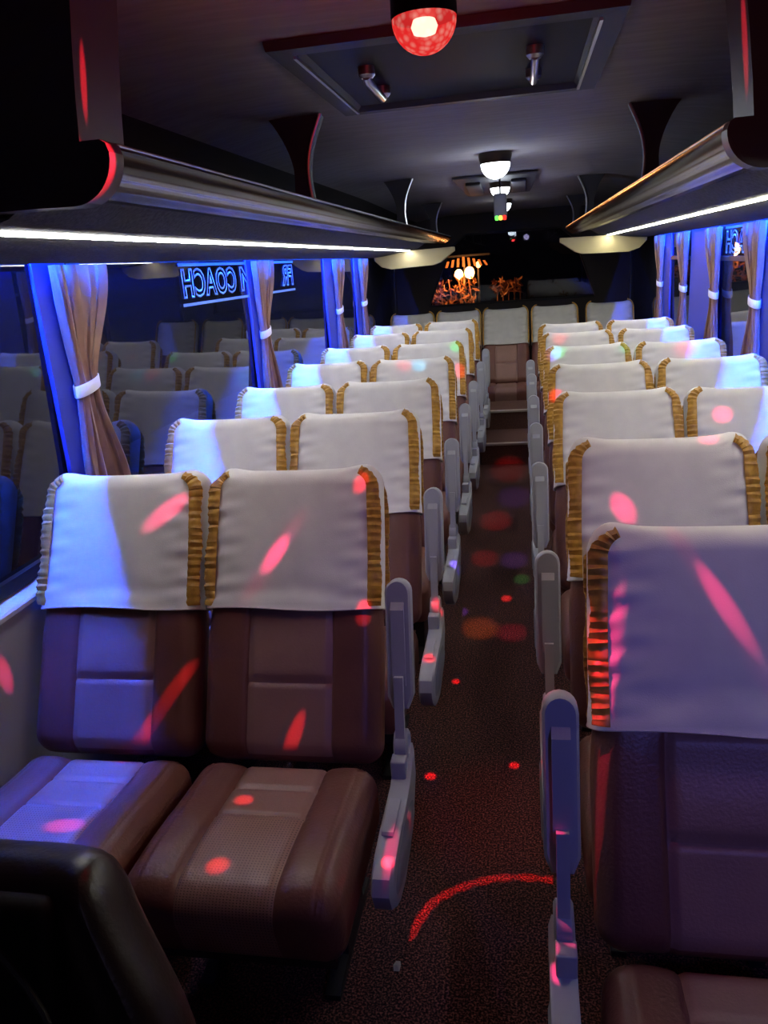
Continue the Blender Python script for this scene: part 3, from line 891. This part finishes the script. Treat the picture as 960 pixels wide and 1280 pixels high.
finish('lamp_base', bm, M['black_plastic'], root)
bm = bmesh.new(); lathe(bm, dome(0.053, 10, 1.0), 32, cap=False)
finish('lamp_dome', bm, M['red_dome'], root)
bm = bmesh.new(); lathe(bm, [(0.018, -0.002), (0.022, -0.012), (0.018, -0.022), (0.004, -0.026)], 20, center=(0, 0, 0))
finish('lamp_diode', bm, emis('diode', (1.0, 0.55, 0.45), 14), root)

# small hanging coloured light box
root = empty('hanging_light_box', (0.0, 5.55, 1.80), 'small hanging grey box with green and red lights below it', 'lamp')
bm = bmesh.new(); rbox(bm, 0.085, 0.05, 0.15, 0.012, 3, 3, 4, center=(0, 0, 0.09))
finish('box_body', bm, M['grey_plastic'], root)
bm = bmesh.new(); tube(bm, [(0, 0, 0.16), (0, 0, 0.2), (0, 0, ceil_z(5.55)-1.80)], 0.006)
finish('cord', bm, M['black_plastic'], root)
for x, c, nm in ((-0.025, (0.15, 1.0, 0.1), 'green_lens'), (0.0, (0.95, 0.75, 0.1), 'yellow_lens'), (0.025, (1.0, 0.03, 0.02), 'red_lens')):
    bm = bmesh.new(); rbox(bm, 0.024, 0.052, 0.03, 0.008, 2, 2, 2, center=(x, -0.002, 0.016))
    finish(nm, bm, emis(nm, c, 2.0), root)

bm = bmesh.new()
pts = [(-0.006,-0.012),(0.008,-0.014),(0.009,0.004),(0.006,0.016),(-0.004,0.014),(-0.009,0.002)]
a = [bm.verts.new((x, y, 0.002+0.003*abs(sin(i*2.1)))) for i, (x, y) in enumerate(pts)]; c = bm.verts.new((0, 0, 0.008))
for i in range(6): bm.faces.new((a[i], a[(i+1) % 6], c))
bmesh.ops.solidify(bm, geom=bm.faces[:], thickness=0.001)
o = finish('paper_scrap', bm, M['paper'], smooth=False, loc=(-0.19, 1.40, 0.001))
tag(o, 'tiny crumpled white paper scrap on the dark aisle carpet', 'litter')

# ------------------------------------------------------------------ outside, beyond the rear window
M['bulb'] = emis('orange_bulb', (1.0, 0.42, 0.10), 60)
M['bulb_small'] = emis('orange_small_bulb', (1.0, 0.40, 0.10), 14)
M['wet'] = mat('outside_leaves', (0.30, 0.12, 0.04), 0.5)
M['slat'] = mat('outside_slats', (0.45, 0.22, 0.09), 0.7)
M['ground_out'] = mat('outside_ground', (0.05, 0.04, 0.035), 0.8)
bm = bmesh.new(); box(bm, -6, 6, 9.4, 20, -0.9, -0.8)
tag(finish('ground', bm, M['ground_out'], smooth=False), 'dark ground outside behind the bus', 'ground', kind='structure')
for (x, z, r, mm, lab) in ((-0.925, 1.335, 0.072, 'bulb', 'left of the two large orange lamps outside the rear window'), (-0.745, 1.355, 0.082, 'bulb', 'right of the two large orange lamps outside the rear window'),
                           (-0.59, 1.475, 0.045, 'bulb_small', 'small orange lamp higher up outside the rear window')):
    root = empty('outdoor_lamp', (x, 14, z), lab, 'lamp')
    bm = bmesh.new(); lathe(bm, [(0.002, -r*1.2)] + [(r*sin(pi*k/12), -r*1.2*cos(pi*k/12)) for k in range(1, 12)] + [(0.002, r*1.2)], 20)
    finish('lamp_bulb', bm, M[mm], root)
    bm = bmesh.new(); tube(bm, [(0, 0.02, -r*1.15), (0, 0.05, -z-0.8)], 0.018)
    finish('lamp_post', bm, M['black_metal'], root)
root = empty('slatted_awning', (-0.85, 14.1, 1.62), 'orange-lit slatted awning above the outside lamps', 'awning')
bm = bmesh.new()
for k in range(9):
    x = -0.34+k*0.085
    prism_y(bm, [(x, 0.0-0.02*abs(k-4)), (x+0.04, 0.0-0.02*abs(k-4)), (x+0.04+0.05*(k-4)/4, -0.16), (x+0.05*(k-4)/4, -0.16)], -0.25, -0.22)
finish('awning_slats', bm, M['slat'], root, smooth=False)
bm = bmesh.new(); box(bm, -0.42, 0.46, -0.24, 0.2, 0.0, 0.03); box(bm, -0.01, 0.02, 0.15, 0.2, -2.42, 0.0)
finish('awning_frame', bm, M['black_metal'], root, smooth=False)
def leaves(name, x0, x1, z0, z1, n, y, seed, label):
    rnd = random.Random(seed); bm = bmesh.new()
    for k in range(n):
        c = Vector((rnd.uniform(x0, x1), y+rnd.uniform(-0.15, 0.15), rnd.uniform(z0, z1)))
        R = Matrix.Rotation(rnd.uniform(0, 6.28), 3, Vector((rnd.uniform(-1,1), rnd.uniform(-1,1), rnd.uniform(-1,1))).normalized())
        L, W = rnd.uniform(0.05, 0.11), rnd.uniform(0.015, 0.03)
        vs = [bm.verts.new(c + R @ Vector(p)) for p in ((-L,0,0),(0,W,0.01),(L,0,0),(0,-W,0.01))]
        bm.faces.new(vs)
    for k in range(5):
        xx = x0+(x1-x0)*(k+0.5)/5; tube(bm, [(xx, y, -0.8), (xx+0.03, y, z0), (xx-0.04, y, z1)], 0.01, 5)
    tag(finish(name, bm, M['wet'], smooth=False), label, 'foliage', kind='stuff')
leaves('foliage', -1.45, -0.62, 0.75, 1.28, 190, 13.6, 5, 'orange-lit leaves below the two outside lamps')
leaves('foliage', -0.35, 0.12, 1.0, 1.2, 90, 13.7, 6, 'patch of orange-lit leaves behind the rear window')

# ------------------------------------------------------------------ lights
def light(name, kind, loc, energy, color, aim=None, **kw):
    l = bpy.data.lights.new(name, kind); l.energy = energy; l.color = color
    for k, v in kw.items(): setattr(l, k, v)
    o = bpy.data.objects.new(name, l); col.objects.link(o); o.location = loc
    if aim is not None:
        o.rotation_euler = (Vector(aim)-Vector(loc)).to_track_quat('-Z', 'Y').to_euler()
    return o
light('red_lamp_glow', 'POINT', LAMP + Vector((0, 0, -0.075)), 2.3, (1.0, 0.03, 0.04), shadow_soft_size=0.03)
light('outdoor_lamp_light', 'POINT', (-0.83, 13.4, 1.35), 60, (1.0, 0.42, 0.12), shadow_soft_size=0.1)
light('front_blue_lamp', 'SPOT', (0.95, -0.35, 1.80), 24, (0.20, 0.20, 1.0), aim=(0.55, 1.4, 0.7), spot_size=radians(52), spot_blend=0.6, shadow_soft_size=0.06)
light('lamp_light', 'POINT', (0.006, 4.43, 1.91), 2.5, (0.75, 0.85, 1.0), shadow_soft_size=0.05)
light('lamp_light', 'POINT', (-0.005, 5.80, 1.90), 2.5, (0.75, 0.85, 1.0), shadow_soft_size=0.05)

# beams thrown by the disco lamp : each a narrow spot aimed at the place it falls on
SRC = LAMP + Vector((0, 0, -0.07))
RED, PINK, GRN, CYN, ORG, VIO = (1, 0.02, 0.03), (1, 0.03, 0.16), (0.05, 1, 0.15), (0.1, 0.65, 1), (1, 0.28, 0.02), (0.22, 0.10, 1)
def beam(t, n, r, k, c, e, up=None, blend=0.85):
    t = Vector(t); d = (t-SRC); L = d.length; d.normalize()
    u = Vector(up or n); u = (u - d*u.dot(d)).normalized()
    x = u.cross(-d)
    l = bpy.data.lights.new('disco_beam', 'SPOT'); l.energy = 1.25*e*L*L; l.color = c
    l.spot_size = 2*math.atan(r/L); l.spot_blend = blend; l.shadow_soft_size = 0.002
    o = bpy.data.objects.new('disco_beam', l); col.objects.link(o)
    m3 = Matrix((x, u, -d)).transposed()
    o.matrix_world = Matrix.Translation(SRC) @ m3.to_4x4() @ Matrix.Diagonal((1, k, 1, 1))
FN = (0, -0.9, 0.44); UP = (0, 0, 1)
beam((-0.82, 1.871, 0.985), FN, 0.030, 1.9, PINK, 70)
beam((-0.511, 1.821, 0.882), FN, 0.024, 2.0, PINK, 70)
beam((-0.511, 1.821, 0.882), FN, 0.030, 4.0, PINK, 8)
beam((-0.285, 1.895, 1.055), FN, 0.022, 1.2, RED, 60)
beam((-0.280, 1.76, 0.735), FN, 0.024, 1.0, RED, 60)
beam((-0.804, 1.656, 0.531), FN, 0.024, 4.6, RED, 60)
beam((-0.455, 1.631, 0.465), FN, 0.022, 2.0, RED, 80)
beam((-0.528, 1.444, 0.415), UP, 0.026, 1.0, RED, 80)
beam((-0.503, 1.218, 0.433), UP, 0.028, 1.0, RED, 80)
beam((-0.902, 1.31, 0.43), UP, 0.030, 1.6, PINK, 70)
beam((-0.166, 1.33, 0.395), UP, 0.017, 4.6, PINK, 42, up=(0, 1, 0))
beam((0.47, 1.349, 0.957), FN, 0.020, 1.7, PINK, 70)
beam((0.447, 1.36, 0.985), FN, 0.022, 6.0, PINK, 5)
beam((0.258, 1.275, 0.79), FN, 0.015, 10.0, PINK, 60, up=(0.008, 0.09, 0.27))
beam((0.235, 1.345, 0.90), FN, 0.026, 2.5, RED, 40)
beam((0.183, 1.10, 0.52), (0, -1, 0.2), 0.022, 1.0, PINK, 60)
beam((0.160, 1.06, 0.45), (0, -1, 0.2), 0.014, 1.2, PINK, 60)
beam((0.59, 2.07, 1.09), UP, 0.026, 1.0, PINK, 70)
beam((0.844, 3.011, 0.961), FN, 0.040, 1.0, PINK, 60)
beam((0.375, 1.99, 0.93), FN, 0.034, 1.2, PINK, 60)
beam((0.273, 3.668, 0.944), FN, 0.040, 1.0, RED, 60)
for (x, y, r, k, c, e) in ((-0.155, 2.72, 0.018, 1.0, RED, 160), (0.075, 2.195, 0.020, 1.0, RED, 160), (-0.19, 2.122, 0.022, 1.0, RED, 160), (0.027, 3.513, 0.030, 1.0, RED, 130),
                        (-0.084, 3.19, 0.10, 1.0, ORG, 22), (0.057, 3.15, 0.08, 1.0, PINK, 16), (-0.186, 3.36, 0.045, 1.0, VIO, 50), (0.06, 4.02, 0.09, 1.0, VIO, 22),
                        (-0.10, 4.05, 0.09, 1.0, RED, 18), (-0.06, 4.7, 0.12, 1.0, RED, 20), (0.05, 5.2, 0.14, 1.0, VIO, 18), (0.0, 5.9, 0.16, 1.0, RED, 14), (-0.207, 1.264, 0.02, 1.0, RED, 140),
                        (0.10, 3.75, 0.05, 1.0, GRN, 20), (0.02, 1.95, 0.30, 1.0, RED, 2.0)):
    beam((x, y, 0.0), UP, r, k, c, e*1.7)
arc = [(-0.168, 1.506), (-0.150, 1.555), (-0.129, 1.599), (-0.095, 1.635), (-0.051, 1.665), (0.0, 1.690), (0.052, 1.705), (0.115, 1.711), (0.177, 1.708)]
for k, (x, y) in enumerate(arc):
    a = arc[max(k-1, 0)]; b = arc[min(k+1, len(arc)-1)]
    beam((x, y, 0.0), UP, 0.017, 2.3, RED, 75, up=(b[0]-a[0], b[1]-a[1], 0), blend=0.8)
beam((-1.215, 1.62, 0.629), (1, 0, 0), 0.03, 1.6, PINK, 60)
beam((-0.17, 2.386, 0.483), FN, 0.024, 1.0, RED, 90)
beam((-0.18, 2.18, 0.36), UP, 0.026, 1.0, RED, 90)
beam((-0.516, 4.30, 1.049), FN, 0.05, 1.2, RED, 22)
beam((-0.44, 4.30, 1.045), FN, 0.05, 1.2, CYN, 25)
beam((-0.30, 5.08, 1.05), FN, 0.04, 1.2, GRN, 25)
beam((-0.27, 4.95, 0.92), FN, 0.05, 1.2, RED, 40)
beam((-1.10, 4.28, 1.02), FN, 0.07, 1.2, CYN, 25)
beam((0.365, 5.273, 1.057), FN, 0.06, 1.2, RED, 22)
beam((0.32, 4.46, 1.055), FN, 0.05, 1.2, GRN, 25)
beam((0.29, 4.44, 1.05), FN, 0.05, 1.2, VIO, 40)
beam((0.69, 4.47, 1.06), FN, 0.05, 1.2, GRN, 18)
beam((0.99, 4.46, 1.045), FN, 0.07, 1.2, PINK, 20)
beam((-0.563, 1.34, 1.755), (0, -1, 0), 0.024, 3.0, RED, 700, up=(0, 0, 1))
beam((-0.588, 1.37, 1.90), (1, 0, 0), 0.012, 6.0, RED, 240, up=(0, 0, 1))
beam((0.583, 1.90, 1.95), (-1, 0, 0), 0.02, 6.0, RED, 240, up=(0, 0, 1))

light('cab_fill_light', 'POINT', (0.25, -0.7, 1.95), 1.6, (0.62, 0.55, 1.0), shadow_soft_size=0.06)  # unseen fill light, added to lift the dark front panel and seat leather
w = bpy.data.worlds.new('night'); scene.world = w; w.use_nodes = True
w.node_tree.nodes['Background'].inputs[0].default_value = (0.10, 0.09, 0.16, 1); w.node_tree.nodes['Background'].inputs[1].default_value = 0.004

# ------------------------------------------------------------------ camera
FPX, ROLL, PITCH, YAW = 979.1, 0.076, 0.3036, 0.1882
F = Vector((-sin(YAW)*cos(PITCH), cos(YAW)*cos(PITCH), -sin(PITCH)))
R0 = Vector((cos(YAW), sin(YAW), 0)); U0 = R0.cross(F)
R = R0*cos(ROLL) - U0*sin(ROLL); U = R0*sin(ROLL) + U0*cos(ROLL)
cam = bpy.data.cameras.new('camera'); co = bpy.data.objects.new('camera', cam); col.objects.link(co)
mw = Matrix(((R.x, U.x, -F.x, 0.1283), (R.y, U.y, -F.y, 0.0), (R.z, U.z, -F.z, 1.57), (0, 0, 0, 1)))
co.matrix_world = mw
cam.sensor_fit = 'VERTICAL'; cam.sensor_height = 36.0; cam.sensor_width = 27.0; cam.lens = FPX*36.0/1280
cam.clip_start = 0.01
scene.camera = co

vs = scene.view_settings
vs.view_transform = 'Standard'; vs.look = 'None'; vs.gamma = 1.0; vs.exposure = 0.0; vs.use_curve_mapping = False
scene.cycles.use_denoising = True
scene.cycles.max_bounces = 6
